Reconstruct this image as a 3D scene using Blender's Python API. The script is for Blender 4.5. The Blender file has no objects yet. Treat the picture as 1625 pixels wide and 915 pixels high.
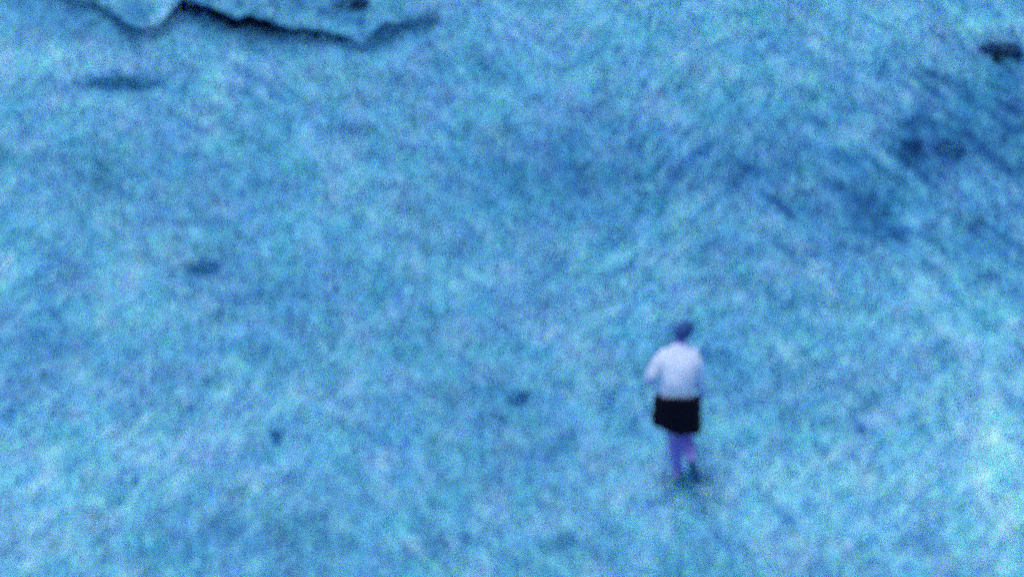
import bpy, bmesh, math, random
import numpy as np
from mathutils import Vector, Matrix, Euler
from mathutils.bvhtree import BVHTree

random.seed(7)
RNG = np.random.default_rng(11)
R = math.radians
S = bpy.context.scene
COL = S.collection

# ------------------------------------------------------------------ camera, sky, sun, exposure
DEPR = R(25.0)                       # the camera looks down at the slope from an opposite hillside
SLOPE = 0.25
DIST = 60.0
AIM = Vector((-1.66, 2.88, 0.72))
VIEW = Vector((0.0, math.cos(DEPR), -math.sin(DEPR)))
CAM = AIM - VIEW * DIST
WIDTH_AT_AIM = 10.3
cd = bpy.data.cameras.new('camera')
cam = bpy.data.objects.new('camera', cd)
COL.objects.link(cam)
cam.location = CAM
cam.rotation_euler = (math.pi / 2 - DEPR, 0, 0)
cd.sensor_width = 36.0
cd.lens = 36.0 * DIST / WIDTH_AT_AIM
cd.clip_start = 0.5
cd.clip_end = 20000.0
cd.dof.use_dof = True                # a long lens left focused at infinity: the whole slope is soft
cd.dof.focus_distance = 5000.0
BLUR = 0.084                         # aperture diameter in metres = blur disc on the slope
cd.dof.aperture_fstop = (cd.lens / 1000.0) / BLUR
S.camera = cam

SUN_EL, SUN_AZ = R(80.0), R(-45.0)   # azimuth from +Y (away from the camera), negative = to the left
W = bpy.data.worlds.new('World')
S.world = W
W.use_nodes = True
nt = W.node_tree
sky = nt.nodes.new('ShaderNodeTexSky')
sky.sky_type = 'NISHITA'
sky.sun_disc = False
sky.sun_elevation = SUN_EL
sky.sun_rotation = SUN_AZ
nt.links.new(sky.outputs[0], nt.nodes['Background'].inputs[0])
nt.nodes['Background'].inputs[1].default_value = 0.095
sd = bpy.data.lights.new('sun', 'SUN')
sun = bpy.data.objects.new('sun', sd)
COL.objects.link(sun)
sd.energy = 2.3
sd.angle = R(50.0)
sd.color = (1.0, 0.97, 0.93)
to_sun = Vector((math.sin(SUN_AZ) * math.cos(SUN_EL), math.cos(SUN_AZ) * math.cos(SUN_EL), math.sin(SUN_EL)))
sun.rotation_euler = to_sun.to_track_quat('Z', 'Y').to_euler()
sun.location = to_sun * 50
S.view_settings.view_transform = 'Standard'
S.view_settings.look = 'None'
S.view_settings.gamma = 1.0
S.view_settings.exposure = 0.21
S.render.engine = 'CYCLES'
S.cycles.use_denoising = False       # keep the grain
S.cycles.use_adaptive_sampling = True    # stop early: grain like a fast, noisy film
S.cycles.adaptive_threshold = 0.6
S.cycles.adaptive_min_samples = 15
S.cycles.max_bounces = 4

# ------------------------------------------------------------------ helpers
def hash2(ix, iy, seed):
    h = (ix.astype(np.int64) * 374761393 + iy.astype(np.int64) * 668265263 + seed * 974634777) & 0x7fffffff
    h = ((h ^ (h >> 13)) * 1274126177) & 0x7fffffff
    return ((h ^ (h >> 16)) & 0xffff) / 65535.0

def vnoise(x, y, seed=0):
    x = np.asarray(x, float); y = np.asarray(y, float)
    ix = np.floor(x); iy = np.floor(y)
    fx = x - ix; fy = y - iy
    fx = fx * fx * (3 - 2 * fx); fy = fy * fy * (3 - 2 * fy)
    a = hash2(ix, iy, seed); b = hash2(ix + 1, iy, seed)
    c = hash2(ix, iy + 1, seed); d = hash2(ix + 1, iy + 1, seed)
    return (a * (1 - fx) + b * fx) * (1 - fy) + (c * (1 - fx) + d * fx) * fy

def fbm(x, y, seed=0, octs=3):
    v = 0; a = 1; t = 0
    for k in range(octs):
        v = v + a * vnoise(x * 2 ** k + 17.3 * k, y * 2 ** k - 9.1 * k, seed + k); t += a; a *= 0.55
    return v / t

def ground_z(x, y):
    x = np.asarray(x, float); y = np.asarray(y, float)
    z = 60 * SLOPE * np.tanh(y / 60.0)
    fade = np.exp(-((x / 30) ** 2 + (y / 40) ** 2))
    z = z + fade * (0.10 * (fbm(x / 2.2, y / 2.2, 3) - .5) + 0.035 * (fbm(x / .4, y / .55, 9) - .5))
    z = z + (1 - fade) * 6 * (fbm(x / 60, y / 60, 21) - .5)
    return z

PXM = WIDTH_AT_AIM / DIST / 1625.0
def pixel_ray(px, py):
    u = (px - 812.5) * PXM; v = (457.5 - py) * PXM
    up = Vector((0, math.sin(DEPR), math.cos(DEPR)))
    return (VIEW + Vector((1, 0, 0)) * u + up * v)

def at(px, py):
    """the point of the slope seen at a place of the photograph"""
    d = pixel_ray(px, py)
    t0, t1 = 40.0, 95.0
    for _ in range(40):
        t = (t0 + t1) / 2
        p = CAM + d * t
        if p.z > float(ground_z(p.x, p.y)): t0 = t
        else: t1 = t
    p = CAM + d * t0
    return Vector((p.x, p.y, float(ground_z(p.x, p.y))))

def tag(o, label=None, cat=None, group=None, kind=None):
    if label: o['label'] = label
    if cat: o['category'] = cat
    if group: o['group'] = group
    if kind: o['kind'] = kind
    return o

def empty(name, loc, rz=0.0):
    o = bpy.data.objects.new(name, None)
    COL.objects.link(o)
    o.location = loc; o.rotation_euler = (0, 0, rz)
    o.empty_display_size = 0.2
    return o

def link_mesh(name, me, mat, parent=None, smooth=True):
    o = bpy.data.objects.new(name, me)
    COL.objects.link(o)
    if mat is not None:
        me.materials.clear(); me.materials.append(mat)
    if smooth:
        me.polygons.foreach_set('use_smooth', [True] * len(me.polygons))
    if parent is not None: o.parent = parent
    return o

def np_mesh(name, verts, faces, col=None):
    me = bpy.data.meshes.new(name)
    verts = np.asarray(verts, np.float32); faces = np.asarray(faces, np.int32)
    n = faces.shape[1]
    me.vertices.add(len(verts)); me.vertices.foreach_set('co', verts.ravel())
    me.loops.add(faces.size); me.loops.foreach_set('vertex_index', faces.ravel())
    me.polygons.add(len(faces)); me.polygons.foreach_set('loop_start', np.arange(0, faces.size, n, dtype=np.int32))
    me.update(calc_edges=True)
    if col is not None:
        a = me.color_attributes.new('Col', 'FLOAT_COLOR', 'POINT')
        c = np.ones((len(verts), 4), np.float32); c[:, :3] = col
        a.data.foreach_set('color', c.ravel())
    return me

# ------------------------------------------------------------------ materials
def material(name, color=None, grain=0.6, rough=0.85, bump=0.0, bump_scale=60, mottle=0.0, mottle_scale=8):
    """colour (or the mesh's own Col) broken up by soft mottling and very fine coloured grains"""
    m = bpy.data.materials.new(name); m.use_nodes = True
    t = m.node_tree; b = t.nodes['Principled BSDF']
    b.inputs['Roughness'].default_value = rough
    b.inputs['Specular IOR Level'].default_value = 0.15
    geo = t.nodes.new('ShaderNodeNewGeometry')
    if color is None:
        a = t.nodes.new('ShaderNodeAttribute'); a.attribute_name = 'Col'; cur = a.outputs['Color']
    else:
        c = t.nodes.new('ShaderNodeRGB'); c.outputs[0].default_value = (*color, 1); cur = c.outputs[0]
    def mult(x, y):
        n = t.nodes.new('ShaderNodeMix'); n.data_type = 'RGBA'; n.blend_type = 'MULTIPLY'
        n.inputs['Factor'].default_value = 1.0
        t.links.new(x, n.inputs['A']); t.links.new(y, n.inputs['B'])
        return n.outputs['Result']
    if mottle:
        n = t.nodes.new('ShaderNodeTexNoise'); n.inputs['Scale'].default_value = mottle_scale
        n.inputs['Detail'].default_value = 4
        t.links.new(geo.outputs['Position'], n.inputs['Vector'])
        mr = t.nodes.new('ShaderNodeMapRange'); mr.data_type = 'FLOAT_VECTOR'
        mr.inputs['From Min'].default_value = (.3, .3, .3); mr.inputs['From Max'].default_value = (.7, .7, .7)
        mr.inputs['To Min'].default_value = (1 - mottle,) * 3; mr.inputs['To Max'].default_value = (1 + mottle,) * 3
        t.links.new(n.outputs['Color'], mr.inputs['Vector'])
        cur = mult(cur, mr.outputs['Vector'])
    if grain:
        sc = t.nodes.new('ShaderNodeVectorMath'); sc.operation = 'SNAP'
        sc.inputs[1].default_value = (.002, .002, .002)
        t.links.new(geo.outputs['Position'], sc.inputs[0])
        w = t.nodes.new('ShaderNodeTexWhiteNoise'); w.noise_dimensions = '3D'
        t.links.new(sc.outputs[0], w.inputs['Vector'])
        mr = t.nodes.new('ShaderNodeMapRange'); mr.data_type = 'FLOAT_VECTOR'
        mr.inputs['From Min'].default_value = (.35,) * 3; mr.inputs['From Max'].default_value = (.65,) * 3
        mr.inputs['To Min'].default_value = (1 - grain,) * 3; mr.inputs['To Max'].default_value = (1 + grain,) * 3
        t.links.new(w.outputs['Color'], mr.inputs['Vector'])
        cur = mult(cur, mr.outputs['Vector'])
    t.links.new(cur, b.inputs['Base Color'])
    if bump:
        n = t.nodes.new('ShaderNodeTexNoise'); n.inputs['Scale'].default_value = bump_scale
        t.links.new(geo.outputs['Position'], n.inputs['Vector'])
        bp = t.nodes.new('ShaderNodeBump'); bp.inputs['Strength'].default_value = bump; bp.inputs['Distance'].default_value = 0.02
        t.links.new(n.outputs['Fac'], bp.inputs['Height']); t.links.new(bp.outputs[0], b.inputs['Normal'])
    return m

M_GROUND = material('ground', grain=0.95, bump=0.4, bump_scale=25, mottle=.08, mottle_scale=9)
M_GRASS = material('grass', grain=0.95)
M_SOIL = material('dark_soil', None, grain=0.6, bump=0.8, bump_scale=18, mottle=.3)
M_SHRUB = material('shrub_leaf', grain=0.8)
M_SHIRT = material('shirt_cloth', (.55, .68, .96), grain=0.5, bump=0.3, bump_scale=30)
M_SKIRT = material('skirt_cloth', (.003, .002, .012), grain=0.5, bump=0.3, bump_scale=30)
M_SKIN = material('skin', (.31, .27, .84), grain=0.6, rough=.6)
M_HAIR = material('hair', (.035, .10, .32), grain=0.6, bump=.5, bump_scale=120)
M_SHOE = material('shoe', (.40, .46, .80), grain=0.6, rough=.6)
M_SOLE = material('sole_rubber', (.03, .14, .26), grain=.5)
M_THATCH = material('thatch', (.075, .33, .58), grain=0.8)
M_TWIG = material('twig', (.012, .02, .06), grain=0.4)

# ------------------------------------------------------------------ tone of the ground cover
BASE = np.array([.125, .425, .66])
# wear and growth in the turf, plus painted shade under the earth bank: place in the photo, half width, half height, turn (degrees), tone
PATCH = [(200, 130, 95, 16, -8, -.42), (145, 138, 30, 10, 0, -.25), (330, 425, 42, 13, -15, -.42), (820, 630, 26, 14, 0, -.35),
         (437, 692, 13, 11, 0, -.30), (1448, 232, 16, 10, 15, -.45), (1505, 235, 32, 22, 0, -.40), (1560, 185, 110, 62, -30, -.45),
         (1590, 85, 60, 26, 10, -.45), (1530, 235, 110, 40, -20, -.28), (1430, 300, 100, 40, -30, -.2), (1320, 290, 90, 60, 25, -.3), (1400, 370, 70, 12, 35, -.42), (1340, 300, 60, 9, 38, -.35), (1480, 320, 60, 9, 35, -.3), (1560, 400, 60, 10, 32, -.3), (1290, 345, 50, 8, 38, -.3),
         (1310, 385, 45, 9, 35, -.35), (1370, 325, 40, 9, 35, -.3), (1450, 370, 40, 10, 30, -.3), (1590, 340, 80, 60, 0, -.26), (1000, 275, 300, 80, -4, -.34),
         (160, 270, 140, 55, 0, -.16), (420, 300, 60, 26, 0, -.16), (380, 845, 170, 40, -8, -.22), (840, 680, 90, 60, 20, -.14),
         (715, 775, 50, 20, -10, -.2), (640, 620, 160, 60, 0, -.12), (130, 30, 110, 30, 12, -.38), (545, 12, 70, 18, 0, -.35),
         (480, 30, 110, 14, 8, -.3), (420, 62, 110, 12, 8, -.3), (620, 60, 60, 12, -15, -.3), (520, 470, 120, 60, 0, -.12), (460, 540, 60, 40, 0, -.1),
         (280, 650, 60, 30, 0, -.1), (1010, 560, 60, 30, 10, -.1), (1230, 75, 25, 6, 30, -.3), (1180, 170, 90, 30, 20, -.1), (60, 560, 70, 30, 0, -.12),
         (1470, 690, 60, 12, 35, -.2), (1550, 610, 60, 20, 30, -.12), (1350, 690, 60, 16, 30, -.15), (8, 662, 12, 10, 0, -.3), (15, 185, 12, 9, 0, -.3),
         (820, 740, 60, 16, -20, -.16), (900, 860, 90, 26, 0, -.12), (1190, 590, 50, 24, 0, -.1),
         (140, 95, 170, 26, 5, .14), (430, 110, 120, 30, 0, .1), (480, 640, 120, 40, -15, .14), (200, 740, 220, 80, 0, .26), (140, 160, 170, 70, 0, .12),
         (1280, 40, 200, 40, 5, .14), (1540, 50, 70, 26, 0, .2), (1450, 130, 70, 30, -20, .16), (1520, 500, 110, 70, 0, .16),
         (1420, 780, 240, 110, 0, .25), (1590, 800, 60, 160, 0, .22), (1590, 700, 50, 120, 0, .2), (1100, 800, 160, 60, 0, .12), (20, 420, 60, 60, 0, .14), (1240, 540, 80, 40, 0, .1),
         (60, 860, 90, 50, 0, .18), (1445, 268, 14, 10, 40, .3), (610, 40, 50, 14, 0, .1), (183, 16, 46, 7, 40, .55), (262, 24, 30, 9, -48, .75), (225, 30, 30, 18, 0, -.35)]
# thin furrows of flattened grass on the right-hand side of the slope
for _ in range(95):
    a_ = random.random()
    fx_, fy_ = (random.uniform(1180, 1640), random.uniform(170, 430)) if a_ < .62 else (random.uniform(1180, 1640), random.uniform(440, 900))
    if fx_ < 1250 and fy_ < 240: continue
    PATCH.append((fx_, fy_, random.uniform(14, 32), random.uniform(4, 6.5), random.uniform(32, 42), random.choice((-.9, -.75, -.55, .2)) * (1 if a_ < .62 else .45)))
for _ in range(40):
    PATCH.append((random.uniform(1430, 1640), random.uniform(110, 260), random.uniform(12, 26), random.uniform(4, 7), random.uniform(28, 44), random.choice((-.9, -.7, -.5))))
for _ in range(34):
    PATCH.append((random.uniform(880, 1180), random.uniform(180, 430), random.uniform(20, 40), random.uniform(4, 6), random.uniform(-50, -38), random.choice((-.3, -.22, .18))))
PG = []
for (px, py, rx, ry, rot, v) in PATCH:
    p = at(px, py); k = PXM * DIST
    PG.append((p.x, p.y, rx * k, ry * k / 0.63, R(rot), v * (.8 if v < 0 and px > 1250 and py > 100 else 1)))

def tone(x, y, fine=True):
    """colour of the turf at ground places x, y"""
    x = np.asarray(x, float); y = np.asarray(y, float)
    t = np.zeros_like(x)
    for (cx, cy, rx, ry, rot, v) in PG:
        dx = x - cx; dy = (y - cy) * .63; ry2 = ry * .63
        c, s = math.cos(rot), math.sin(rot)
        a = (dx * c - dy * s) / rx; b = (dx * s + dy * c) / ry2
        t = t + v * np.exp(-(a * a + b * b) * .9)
    yy = y * .63
    # lines of lodged grass: down to the right over most of the slope, the other way in the middle
    u1 = x * .80 - yy * .60; v1 = x * .60 + yy * .80
    u2 = x * .75 + yy * .66; v2 = -x * .66 + yy * .75
    m = np.clip(fbm(x / 2.6 + 3, yy / 2.6, 77, 2) * 2.2 - .6 + x * .06, 0, 1)
    s1 = fbm(u1 / .22, v1 / .055, 31, 3) - .5
    s2 = fbm(u2 / .20, v2 / .06, 41, 3) - .5
    t = t + .98 * (m * s1 + (1 - m) * s2 * .9)
    t = t + .30 * (fbm(x / 1.1, yy / 1.0, 51, 4) - .5)
    hue = fbm(x / .22, yy / .2, 61, 3) - .5
    hue2 = fbm(x / .3 + 40, yy / .25, 71, 3) - .5
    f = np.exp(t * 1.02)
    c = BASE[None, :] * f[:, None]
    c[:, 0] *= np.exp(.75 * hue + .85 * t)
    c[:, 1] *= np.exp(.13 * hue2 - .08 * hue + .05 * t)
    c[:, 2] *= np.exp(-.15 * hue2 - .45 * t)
    return np.clip(c, .003, .97)

# ------------------------------------------------------------------ ground: one sheet, dense where it is seen
def graded(lo, hi, step, far):
    a = list(np.arange(lo, hi + 1e-6, step))
    d = step
    while a[-1] < far: d *= 1.35; a.append(a[-1] + d)
    d = step; b = []
    x = lo
    while x > -far: d *= 1.35; x -= d; b.append(x)
    return np.array(b[::-1] + a)
gx = graded(-8.2, 5.6, .034, 3000); gy = graded(-5.2, 12.0, .05, 3000)
X, Y = np.meshgrid(gx, gy)
xf, yf = X.ravel(), Y.ravel()
zf = ground_z(xf, yf)
nx, ny = len(gx), len(gy)
ii = (np.arange(ny - 1)[:, None] * nx + np.arange(nx - 1)[None, :]).ravel()
faces = np.stack([ii, ii + 1, ii + nx + 1, ii + nx], 1)
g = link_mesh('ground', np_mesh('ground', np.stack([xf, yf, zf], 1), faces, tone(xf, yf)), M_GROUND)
tag(g, kind='structure')

# ------------------------------------------------------------------ eroded earth bank at the top of the slope
LINE = [(60, -14, 3), (110, 0, 4), (155, 12, 7), (180, 30, 10), (207, 52, 13), (230, 55, 6), (252, 48, 6), (270, 36, 14), (288, 23, 30),
        (310, 30, 32), (345, 41, 25), (375, 49, 25), (405, 55, 27), (440, 59, 20), (480, 62, 18), (520, 65, 15), (560, 69, 10), (576, 76, 6), (586, 68, 11),
        (604, 56, 15), (630, 44, 7), (660, 37, 4), (690, 33, 2)]
P3, H3 = [], []
for (px, py, th) in LINE:
    P3.append(at(px, py)); H3.append(th * PXM * DIST / math.cos(DEPR) * 1.05)
pts, hs = [], []
for k in range(len(P3) - 1):
    n = 9
    for j in range(n):
        f = j / n
        pts.append(P3[k].lerp(P3[k + 1], f)); hs.append(H3[k] * (1 - f) + H3[k + 1] * f)
pts.append(P3[-1]); hs.append(H3[-1])
pts = np.array([tuple(p) for p in pts]); hs = np.array(hs)
for _ in range(2):
    pts[1:-1] = (pts[:-2] + 2 * pts[1:-1] + pts[2:]) / 4; hs[1:-1] = (hs[:-2] + 2 * hs[1:-1] + hs[2:]) / 4
n = len(pts)
jit = (vnoise(np.arange(n) * .3, np.zeros(n), 5) - .5)
pts[:, 1] += .045 * jit; hs *= 1 + .28 * (vnoise(np.arange(n) * .17, np.ones(n) * 3, 6) - .5)
gz = ground_z(pts[:, 0], pts[:, 1])
def prof(dy, k, extra=0.0):
    x = pts[:, 0]; y = pts[:, 1] + dy
    return np.stack([x, y, ground_z(x, y) + hs * k + extra], 1)
bank = empty('earth_bank', tuple(pts[n // 2]))
tag(bank, 'low eroded earth bank with black undercut face running along the top left', 'earth bank')
inv = np.array(bank.location)
kpx = np.array([l[0] for l in LINE], float); xs_ = np.array([p.x for p in P3])
order = np.argsort(xs_); along = np.interp(pts[:, 0], xs_[order], kpx[order])
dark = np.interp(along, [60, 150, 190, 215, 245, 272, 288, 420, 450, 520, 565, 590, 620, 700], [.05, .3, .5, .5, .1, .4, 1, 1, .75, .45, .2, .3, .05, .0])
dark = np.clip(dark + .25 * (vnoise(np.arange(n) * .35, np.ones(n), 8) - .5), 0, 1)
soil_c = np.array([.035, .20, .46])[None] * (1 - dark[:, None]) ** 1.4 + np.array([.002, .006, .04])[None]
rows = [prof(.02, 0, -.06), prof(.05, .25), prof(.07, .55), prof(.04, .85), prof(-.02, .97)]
def strip(rows, name, mat, col=None):
    v = np.concatenate(rows) - inv
    f = []
    for r in range(len(rows) - 1):
        for k in range(n - 1):
            f.append((r * n + k, r * n + k + 1, (r + 1) * n + k + 1, (r + 1) * n + k))
    c = None
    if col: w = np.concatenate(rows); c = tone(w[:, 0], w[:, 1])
    else: c = np.tile(soil_c, (len(rows), 1))
    return link_mesh(name, np_mesh(name, v, f, c), mat, bank)
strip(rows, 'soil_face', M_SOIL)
trows = [prof(-.02, .97), prof(-.035, 1.0, .012), prof(0.0, 1.05, .025), prof(.10, 1.02, .02), prof(.3, .8, .01), prof(.6, .5), prof(1.0, .2), prof(1.6, 0, -.06)]
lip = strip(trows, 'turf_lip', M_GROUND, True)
bvh = BVHTree.FromPolygons([tuple(Vector(v.co) + bank.location) for v in lip.data.vertices], [tuple(p.vertices) for p in lip.data.polygons])
BX0, BX1 = pts[:, 0].min() - .1, pts[:, 0].max() + .1
BY0, BY1 = pts[:, 1].min() - .1, pts[:, 1].max() + 1.7

# ------------------------------------------------------------------ grass
def blades(cx, cy, cz, per, hmin, hmax, spread, wid, colfun, lean=.5):
    N = len(cx) * per
    bx = np.repeat(cx, per) + RNG.normal(0, spread, N); by = np.repeat(cy, per) + RNG.normal(0, spread, N)
    bz = np.repeat(cz, per)
    h = RNG.uniform(hmin, hmax, N); w = RNG.uniform(.6, 1.3, N) * wid
    a = RNG.uniform(0, 2 * np.pi, N)
    ld = np.repeat(RNG.normal(0, .35, len(cx)), per)
    base_dir = np.where(bx > -.5, -.9, .8) + ld + RNG.normal(0, .7, N)
    ln = h * RNG.uniform(.2, 1.0, N) * lean
    dx = np.cos(base_dir) * ln; dy = np.sin(base_dir) * ln
    wx = np.cos(a) * w; wy = np.sin(a) * w
    V = np.zeros((N, 5, 3))
    V[:, 0] = np.stack([bx - wx, by - wy, bz - .015], 1); V[:, 1] = np.stack([bx + wx, by + wy, bz - .015], 1)
    V[:, 2] = np.stack([bx - wx * .8 + dx * .4, by - wy * .8 + dy * .4, bz + h * .6], 1)
    V[:, 3] = np.stack([bx + wx * .8 + dx * .4, by + wy * .8 + dy * .4, bz + h * .6], 1)
    V[:, 4] = np.stack([bx + dx, by + dy, bz + h], 1)
    i = np.arange(N)[:, None] * 5
    F = np.concatenate([i + [0, 1, 3], i + [0, 3, 2], i + [2, 3, 4]])
    c = colfun(bx, by) * RNG.uniform(.75, 1.3, N)[:, None]
    C = np.repeat(np.clip(c, 0, .97), 5, 0)
    return V.reshape(-1, 3), F, C

NC = 34000
cx = RNG.uniform(-8.0, 5.2, NC); cy = RNG.uniform(-4.6, 11.5, NC)
den = .65 + .45 * fbm(cx / .35, cy / .5, 91, 3)
keep = RNG.uniform(0, 1, NC) < den
cx, cy = cx[keep], cy[keep]
cz = ground_z(cx, cy)
for k in np.nonzero((cx > BX0) & (cx < BX1) & (cy > BY0) & (cy < BY1))[0]:
    hit = bvh.ray_cast(Vector((cx[k], cy[k], 50)), Vector((0, 0, -1)))
    if hit[0] is not None: cz[k] = max(cz[k], hit[0].z)
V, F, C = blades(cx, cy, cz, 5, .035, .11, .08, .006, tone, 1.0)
# grass hanging over the bank's lip and growing along its foot, thickest where the bank dies out
GV, GF, GC = [V], [F], [C]
m_ = RNG.integers(0, n, 520)
m_ = m_[RNG.uniform(0, 1, len(m_)) > dark[m_] * .85]
fx = pts[m_, 0] + RNG.normal(0, .03, len(m_)); fy = pts[m_, 1] - .03 + RNG.normal(0, .05, len(m_))
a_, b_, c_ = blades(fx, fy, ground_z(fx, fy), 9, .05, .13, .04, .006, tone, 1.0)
GV.append(a_); GF.append(b_ + len(V)); GC.append(c_)
FEET = at(1078, 762)
fx = FEET.x + .04 + RNG.normal(0, .20, 26); fy = FEET.y - .08 + RNG.normal(0, .16, 26)
a_, b_, c_ = blades(fx, fy, ground_z(fx, fy), 9, .06, .16, .04, .006, tone, 1.0)
GF.append(b_ + sum(len(q) for q in GV)); GV.append(a_); GC.append(c_)
V, F, C = np.concatenate(GV), np.concatenate(GF), np.concatenate(GC)
grass = link_mesh('grass', np_mesh('grass', V, F, C), M_GRASS, smooth=False)
tag(grass, kind='stuff')

# ------------------------------------------------------------------ dark tussocks that stand out of the turf
def tussock(px, py, rx, ry, label, dark=(.12, .42, .68), h=.10):
    p = at(px, py)
    o = empty('tussock', p)
    tag(o, label, 'grass tussock', 'dark tussocks scattered over the slope')
    m = int(2600 * rx * ry) + 14
    x = RNG.normal(0, rx * .6, m); y = RNG.normal(0, ry * .6, m)
    z = ground_z(x + p.x, y + p.y) - p.z
    col = lambda a, b: np.array(dark)[None] * (.5 + 1.0 * fbm(a / .08 + px, b / .08, 13, 2))[:, None]
    V, F, C = blades(x, y, z, 5, h * .5, h, .02, .006, col, 1.2)
    link_mesh('blades', np_mesh('blades', V, F, C), M_GRASS, o, smooth=False)
    bm = bmesh.new()
    bmesh.ops.create_icosphere(bm, subdivisions=3, radius=1)
    for v in bm.verts:
        q = Vector((v.co.x * rx, v.co.y * ry, 0)) * random.uniform(.85, 1.1)
        q.z = float(ground_z(q.x + p.x, q.y + p.y)) - p.z + v.co.z * h * .3
        v.co = q
    me = bpy.data.meshes.new('root_mat'); bm.to_mesh(me); bm.free()
    link_mesh('root_mat', me, M_THATCH, o)
    return o
tussock(437, 694, .05, .05, 'small round tussock alone in the lower left of the field')
tussock(822, 632, .08, .07, 'tussock left of the walking person at about hip height')
tussock(325, 428, .15, .08, 'broad low tussock in the left middle of the field')
tussock(1449, 234, .07, .06, 'compact darkest tussock on the right, below the black shrub', (.03, .16, .42))
tussock(1506, 238, .12, .10, 'wider faint tussock beside the compact one on the right')
tussock(195, 133, .38, .09, 'long narrow tussock lying below the earth bank at the upper left')

# ------------------------------------------------------------------ low black shrubs
def shrub(px, py, blobs, label, seed):
    p = at(px, py)
    o = empty('low_shrub', p)
    tag(o, label, 'shrub')
    rg = np.random.default_rng(seed)
    V = []; F = []; C = []
    stems = bmesh.new()
    for (bx, by, bz, rx, ry, rz, n, col) in blobs:
        d = rg.normal(0, 1, (n, 3)); d /= np.linalg.norm(d, axis=1)[:, None]
        q = d * (rg.uniform(.3, 1, (n, 1)) ** .5) * np.array([rx, ry, rz]) + np.array([bx, by, bz])
        q[:, 2] = np.maximum(q[:, 2], .01 + SLOPE * q[:, 1])
        for k in range(n):
            s = rg.uniform(.012, .028); e = rg.normal(0, 1, 3); e /= np.linalg.norm(e)
            f = np.cross(e, rg.normal(0, 1, 3)); f /= np.linalg.norm(f)
            b = len(V)
            V += [q[k] - e * s, q[k] + f * s * .5, q[k] + e * s, q[k] - f * s * .5]
            F.append((b, b + 1, b + 2, b + 3)); C += [np.array(col) * rg.uniform(.6, 1.5)] * 4
        for k in range(7):
            tip = Vector(q[rg.integers(n)]); root = Vector((bx * .6, by * .6, SLOPE * by * .6 - .02))
            ax = (tip - root); L = ax.length
            mt = Matrix.Translation(root + ax / 2) @ ax.to_track_quat('Z', 'Y').to_matrix().to_4x4()
            bmesh.ops.create_cone(stems, segments=5, radius1=.009, radius2=.003, depth=L, matrix=mt, cap_ends=True)
    link_mesh('foliage', np_mesh('foliage', V, F, C), M_SHRUB, o, smooth=False)
    me = bpy.data.meshes.new('stem'); stems.to_mesh(me); stems.free()
    link_mesh('stem', me, M_TWIG, o)
shrub(1592, 92, [(.05, .04, .08, .14, .10, .09, 190, (.012, .045, .16)), (-.15, .12, .08, .12, .10, .08, 110, (.015, .07, .24)),
                 (-.07, -.06, .05, .07, .06, .05, 120, (.006, .03, .09)), (.17, -.02, .05, .07, .05, .05, 70, (.02, .06, .30))],
      'low black shrub near the right edge, high on the slope', 3)
shrub(556, 18, [(.0, .0, .07, .15, .09, .07, 210, (.008, .05, .16)), (.12, .06, .07, .10, .08, .07, 150, (.006, .03, .12)), (-.14, -.03, .05, .09, .06, .05, 70, (.02, .10, .26))],
      'low black shrub at the top edge just above the earth bank', 4)

# ------------------------------------------------------------------ person walking away up the slope
def skin_mesh(chains, sub=2, root=0):
    """chains: lists of (name or None, (x,y,z), (rx,ry)); equal names share a joint"""
    idx = {}; V = []; E = []; rad = []
    for ch in chains:
        prev = None
        for (nm, co, r) in ch:
            if nm is not None and nm in idx: i = idx[nm]
            else:
                i = len(V); V.append(co); rad.append(r if isinstance(r, tuple) else (r, r))
                if nm is not None: idx[nm] = i
            if prev is not None: E.append((prev, i))
            prev = i
    me = bpy.data.meshes.new('skin'); me.from_pydata(V, E, [])
    o = bpy.data.objects.new('skin', me); COL.objects.link(o)
    md = o.modifiers.new('s', 'SKIN'); md.use_smooth_shade = True
    for k, sv in enumerate(me.skin_vertices[0].data):
        sv.radius = rad[k]; sv.use_root = (k == root)
    ss = o.modifiers.new('u', 'SUBSURF'); ss.levels = sub; ss.render_levels = sub
    dg = bpy.context.evaluated_depsgraph_get()
    out = bpy.data.meshes.new_from_object(o.evaluated_get(dg))
    bpy.data.objects.remove(o); bpy.data.meshes.remove(me)
    return out

def loft(points, radii, seg=20, ref=(1, 0, 0)):
    """a closed tube of elliptical rings; radii are (sideways, front to back)"""
    P = [Vector(p) for p in points]; n_ = len(P); V = []; F = []
    for k in range(n_):
        d = (P[min(k + 1, n_ - 1)] - P[max(k - 1, 0)]).normalized()
        sx = Vector(ref); sx = (sx - d * sx.dot(d)).normalized(); sy = d.cross(sx)
        r = radii[k] if isinstance(radii[k], tuple) else (radii[k], radii[k])
        for j in range(seg):
            a = 2 * math.pi * j / seg
            V.append(P[k] + sx * (math.cos(a) * r[0]) + sy * (math.sin(a) * r[1]))
    for k in range(n_ - 1):
        for j in range(seg):
            F.append((k * seg + j, k * seg + (j + 1) % seg, (k + 1) * seg + (j + 1) % seg, (k + 1) * seg + j))
    for base, end in ((0, P[0]), ((n_ - 1) * seg, P[-1])):
        c = len(V); V.append(end)
        for j in range(seg):
            f = (base + j, base + (j + 1) % seg, c)
            F.append(f if base else f[::-1])
    me = bpy.data.meshes.new('loft'); me.from_pydata([tuple(v) for v in V], [], F)
    return me

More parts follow.
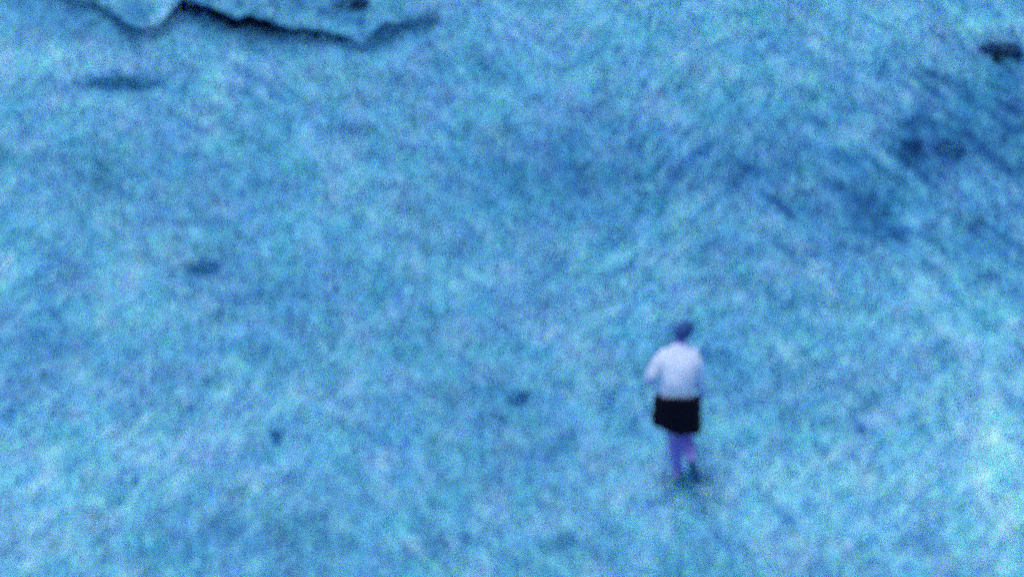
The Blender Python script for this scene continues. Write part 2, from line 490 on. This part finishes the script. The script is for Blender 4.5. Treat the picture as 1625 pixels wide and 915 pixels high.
def remesh(meshes, voxel, smooth=4):
    bm = bmesh.new()
    for m in meshes: bm.from_mesh(m)
    me = bpy.data.meshes.new('tmp'); bm.to_mesh(me); bm.free()
    o = bpy.data.objects.new('tmp', me); COL.objects.link(o)
    r = o.modifiers.new('r', 'REMESH'); r.mode = 'VOXEL'; r.voxel_size = voxel
    if smooth:
        s = o.modifiers.new('s', 'SMOOTH'); s.factor = .5; s.iterations = smooth
    dg = bpy.context.evaluated_depsgraph_get()
    out = bpy.data.meshes.new_from_object(o.evaluated_get(dg))
    bpy.data.objects.remove(o); bpy.data.meshes.remove(me)
    return out

FEET = at(1078, 762)
person = empty('person', FEET - Vector((0, 0, .025)))
tag(person, 'person seen from behind in a white top and black skirt walking up the slope', 'person')

# joints: x right, y away, z up
HIP = (-.03, -.01, .92)
SHL, SHR = (-.155, .05, 1.35), (.125, .06, 1.35)
ELL, WRL = (-.30, .03, 1.10), (-.25, .20, .97)
ELR, WRR = (.175, .12, 1.09), (.205, .18, .90)
KNL, ANL = (-.045, .06, .49), (-.025, .02, .09)
KNR, ANR = (.065, .05, .47), (.118, -.19, .31)
body_a = [loft([(-.03, -.02, .80), (-.03, -.015, .86), HIP, (-.025, .01, 1.05), (-.015, .035, 1.20), (-.01, .06, 1.31), (-.005, .085, 1.38), (.002, .10, 1.41)],
               [(.12, .09), (.165, .12), (.155, .11), (.125, .095), (.145, .115), (.135, .10), (.085, .075), (.058, .058)], 28),
          loft([(-.005, .085, 1.36), (.004, .115, 1.42), (.014, .145, 1.47), (.02, .16, 1.52)], [.062, .052, .052, .055])]
def limb(pts_, rad_, ref=(1, 0, 0)):
    body_a.append(loft(pts_, rad_, 20, ref))
def arm(sh, el, wr):
    s_, e_, w_ = Vector(sh), Vector(el), Vector(wr)
    limb([s_ + Vector((-.5 * s_.x, 0, -.03)), s_ + Vector((0, 0, -.015)), s_.lerp(e_, .35), s_.lerp(e_, .8), e_, e_.lerp(w_, .3), e_.lerp(w_, .8), w_], [.05, .056, .049, .040, .038, .040, .029, .026], (0, 1, 0))
arm(SHL, ELL, WRL); arm(SHR, ELR, WRR)
def leg(hx, kn, an, toe):
    k, a, t_ = Vector(kn), Vector(an), Vector(toe); h = Vector((hx, -.01, .88))
    bk = Vector((0, -.025, 0))
    limb([h, h.lerp(k, .3), h.lerp(k, .7), k, k.lerp(a, .15) + bk * .6, k.lerp(a, .35) + bk, k.lerp(a, .7), a], [.092, .092, .080, .070, .069, .074, .054, .042])
    limb([a + (a - t_) * .25, a, a.lerp(t_, .6), t_], [.030, .036, .036, .022])
leg(-.09, KNL, ANL, (-.03, .17, .03))
leg(.045, KNR, ANR, (.175, -.17, .10))

def hand(wr, d, up, side):
    """palm, four unequal bent fingers and a thumb leaving the side of the palm"""
    d = Vector(d).normalized(); s = Vector(up).cross(d).normalized() * side; pn = d.cross(s)
    w = Vector(wr); out = []
    p0, p1, p2 = w, w + d * .045, w + d * .085
    out.append(skin_mesh([[(None, tuple(p0), (.022, .016)), (None, tuple(p1), (.036, .015)), (None, tuple(p2), (.036, .013))]], 2))
    for k, L in enumerate((.072, .082, .076, .058)):
        o = p2 - d * .01 + s * (.028 - .0185 * k)
        a = o + d * (L * .5) + pn * .006; b = a + d * (L * .3) + pn * .016; c = b + d * (L * .15) + pn * .02
        out.append(skin_mesh([[(None, tuple(o), .0095), (None, tuple(a), .009), (None, tuple(b), .008), (None, tuple(c), .0065)]], 1))
    o = w + d * .03 + s * .026; a = o + s * .026 + d * .022; b = a + d * .03 + s * .006 + pn * .012
    out.append(skin_mesh([[(None, tuple(o), .012), (None, tuple(a), .010), (None, tuple(b), .008)]], 1))
    return out
hl = hand(WRL, Vector(WRL) - Vector(ELL), (0, 0, 1), 1)
hr = hand(WRR, (.05, .10, -1), (1, 0, 0), -1)

HEAD_T = Matrix.Translation((.025, .17, 1.525)) @ Euler((R(-14), R(34), R(-12))).to_matrix().to_4x4()
def head_part(fn, sub=4):
    bm = bmesh.new(); bmesh.ops.create_icosphere(bm, subdivisions=sub, radius=1)
    for v in bm.verts: v.co = HEAD_T @ Vector(fn(v.co.copy()))
    me = bpy.data.meshes.new('head_piece'); bm.to_mesh(me); bm.free(); return me
def skull(v):
    x, y, z = v
    jaw = 1 - .28 * max(0, -z) - .1 * max(0, -z) * max(0, y)
    q = Vector((x * .074 * jaw, y * .094 * (1 - .12 * max(0, -z)), z * .112))
    if z < -.2 and y > 0: q.y += .012
    for sx in (-1, 1):                                   # eye sockets
        dd = (x - sx * .38) ** 2 + (z - .02) ** 2
        if y > .4: q.y -= .010 * math.exp(-dd / .03)
    return q
heads = [head_part(skull)]
def ell(c, r): return lambda v: (c[0] + v.x * r[0], c[1] + v.y * r[1], c[2] + v.z * r[2])
heads += [head_part(ell((0, .096, -.018), (.012, .018, .024)), 3), head_part(ell((0, .090, -.060), (.024, .010, .007)), 3), head_part(ell((0, .086, -.068), (.022, .010, .007)), 3)]
for sx in (-1, 1):
    heads.append(head_part(ell((sx * .076, -.008, -.005), (.009, .018, .030)), 3))
body = link_mesh('body', remesh(body_a + hl + hr + heads, .0065, 3), M_SKIN, person)
for sx in (-1, 1):
    e = head_part(ell((sx * .030, .076, .003), (.012, .012, .012)), 2)
    link_mesh('eye', e, material('eye_white', (.5, .55, .8), 0.3, .3), person)
# hair: a cap over crown and nape, gathered at the back
def hair(v):
    x, y, z = v
    lim = -.75 if y < .1 else .25
    k = 1.0
    if z < lim or (y > .55 and z < .45): k = .80
    q = skull(v)
    return Vector((q.x * 1.14 * k, (q.y - .006) * 1.10 * k, q.z * 1.09 * k + .008))
hm = [head_part(hair), head_part(ell((.012, -.055, .108), (.040, .042, .034)), 3)]
link_mesh('hair', remesh(hm, .008, 3), M_HAIR, person)

# top: long sleeves, loose at the hem
def V3(a): return Vector(a)
sm = [loft([(-.03, -.015, .875), (-.03, -.01, .95), (-.027, .0, 1.04), (-.018, .025, 1.17), (-.012, .045, 1.27), (-.008, .06, 1.345), (-.004, .08, 1.40), (.0, .095, 1.428)],
           [(.165, .115), (.165, .118), (.160, .124), (.168, .140), (.176, .148), (.155, .132), (.108, .100), (.070, .068)], 36)]
def sleeve(sh, el, wr):
    s_, e_, w_ = V3(sh), V3(el), V3(wr)
    sm.append(loft([s_ + Vector((-.6 * s_.x, 0, -.035)), s_ + Vector((-.12 * s_.x, -.002, -.008)), s_.lerp(e_, .4), s_.lerp(e_, .85), e_.lerp(w_, .1), e_.lerp(w_, .5), e_.lerp(w_, .92)], [.055, .080, .072, .062, .060, .055, .044], 20, (0, 1, 0)))
sleeve(SHL, ELL, WRL); sleeve(SHR, ELR, WRR)
shirt = remesh(sm, .009, 12)
nzz = np.empty(len(shirt.vertices) * 3, np.float32); shirt.vertices.foreach_get('co', nzz); q = nzz.reshape(-1, 3)
fold = (vnoise(q[:, 0] * 14 + q[:, 2] * 5, q[:, 2] * 9, 15) - .5) * .022
q[:, 1] += fold; q[:, 0] += .5 * fold
shirt.vertices.foreach_set('co', q.ravel()); shirt.update()
link_mesh('top', shirt, M_SHIRT, person)

# skirt: pleated cone with a raised left hem
rings = [(.925, .198, .150, -.028), (.915, .210, .160, -.028), (.86, .222, .172, -.03), (.76, .224, .18, -.032), (.68, .228, .19, -.035), (.615, .232, .195, -.038)]
sv, sf = [], []
NS = 72
for r_i, (z, rx, ry, ox) in enumerate(rings):
    for k in range(NS):
        a = 2 * math.pi * k / NS
        pl = 1 + (.035 * math.sin(9 * a + .6) + .02 * math.sin(17 * a)) * r_i / 5
        x = ox + math.cos(a) * rx * pl; y = .01 + math.sin(a) * ry * pl
        zz = z - .055 * math.sin(a) * max(0, 1 - r_i / 2) - .05 * (x - ox) / .22 * (r_i / 5) + (.010 * math.sin(5 * a) * r_i / 5)
        sv.append((x, y, zz))
for r_i in range(len(rings) - 1):
    for k in range(NS):
        a = r_i * NS + k; b = r_i * NS + (k + 1) % NS
        sf.append((a, b, b + NS, a + NS))
me = bpy.data.meshes.new('skirt'); me.from_pydata(sv, [], sf)
sk = link_mesh('skirt', me, M_SKIRT, person)
so = sk.modifiers.new('thick', 'SOLIDIFY'); so.thickness = .006
# pale shoes, each with a dark sole; the right heel is lifted in mid-stride
def shoe(an, toe, down):
    a, t = V3(an), V3(toe); f = (t - a).normalized(); dn = (V3(down) - f * V3(down).dot(f)).normalized()
    heel = a - f * .035 + dn * .035
    parts_ = [loft([heel - f * .03, heel, a.lerp(t, .3) + dn * .03, a.lerp(t, .65) + dn * .018, t + dn * .012, t + f * .05 + dn * .012], [.02, .042, .046, .048, .044, .018]),
              loft([a - dn * .05, a, a + dn * .04], [.042, .046, .042])]
    o = link_mesh('shoe', remesh(parts_, .008, 3), M_SHOE, person)
    c0 = heel + dn * .030
    V = []
    side = f.cross(dn)
    outline = [(-.045, .020), (-.03, .038), (.05, .036), (.13, .050), (.20, .040), (.235, .015)]
    ring = [(u, w) for u, w in outline] + [(u, -w) for u, w in outline[::-1]]
    for lv in (0, .022):
        V += [tuple(c0 + f * u + side * w + dn * lv) for u, w in ring]
    m_ = len(ring)
    F = [tuple(range(m_))[::-1], tuple(range(m_, 2 * m_))] + [(k, (k + 1) % m_, m_ + (k + 1) % m_, m_ + k) for k in range(m_)]
    me = bpy.data.meshes.new('sole'); me.from_pydata(V, [], F)
    link_mesh('sole', me, M_SOLE, o, smooth=False)
shoe(ANL, (-.03, .17, .03), (0, 0, -1)); shoe(ANR, (.175, -.17, .10), (0, -1, 0))
# the walker leans into the slope: bend everything above the hips forward
for o in person.children:
    if o.type != 'MESH' or o.name.startswith('shoe'): continue
    me = o.data; q = np.empty(len(me.vertices) * 3, np.float32); me.vertices.foreach_get('co', q); q = q.reshape(-1, 3)
    up = np.maximum(q[:, 2] - .93, 0); lean = np.where(up < .46, .85 * up * up, .18 + .02 * np.tanh((up - .46) / .03))
    q[:, 1] += lean; q[:, 2] -= .44 * lean
    me.vertices.foreach_set('co', q.ravel()); me.update()
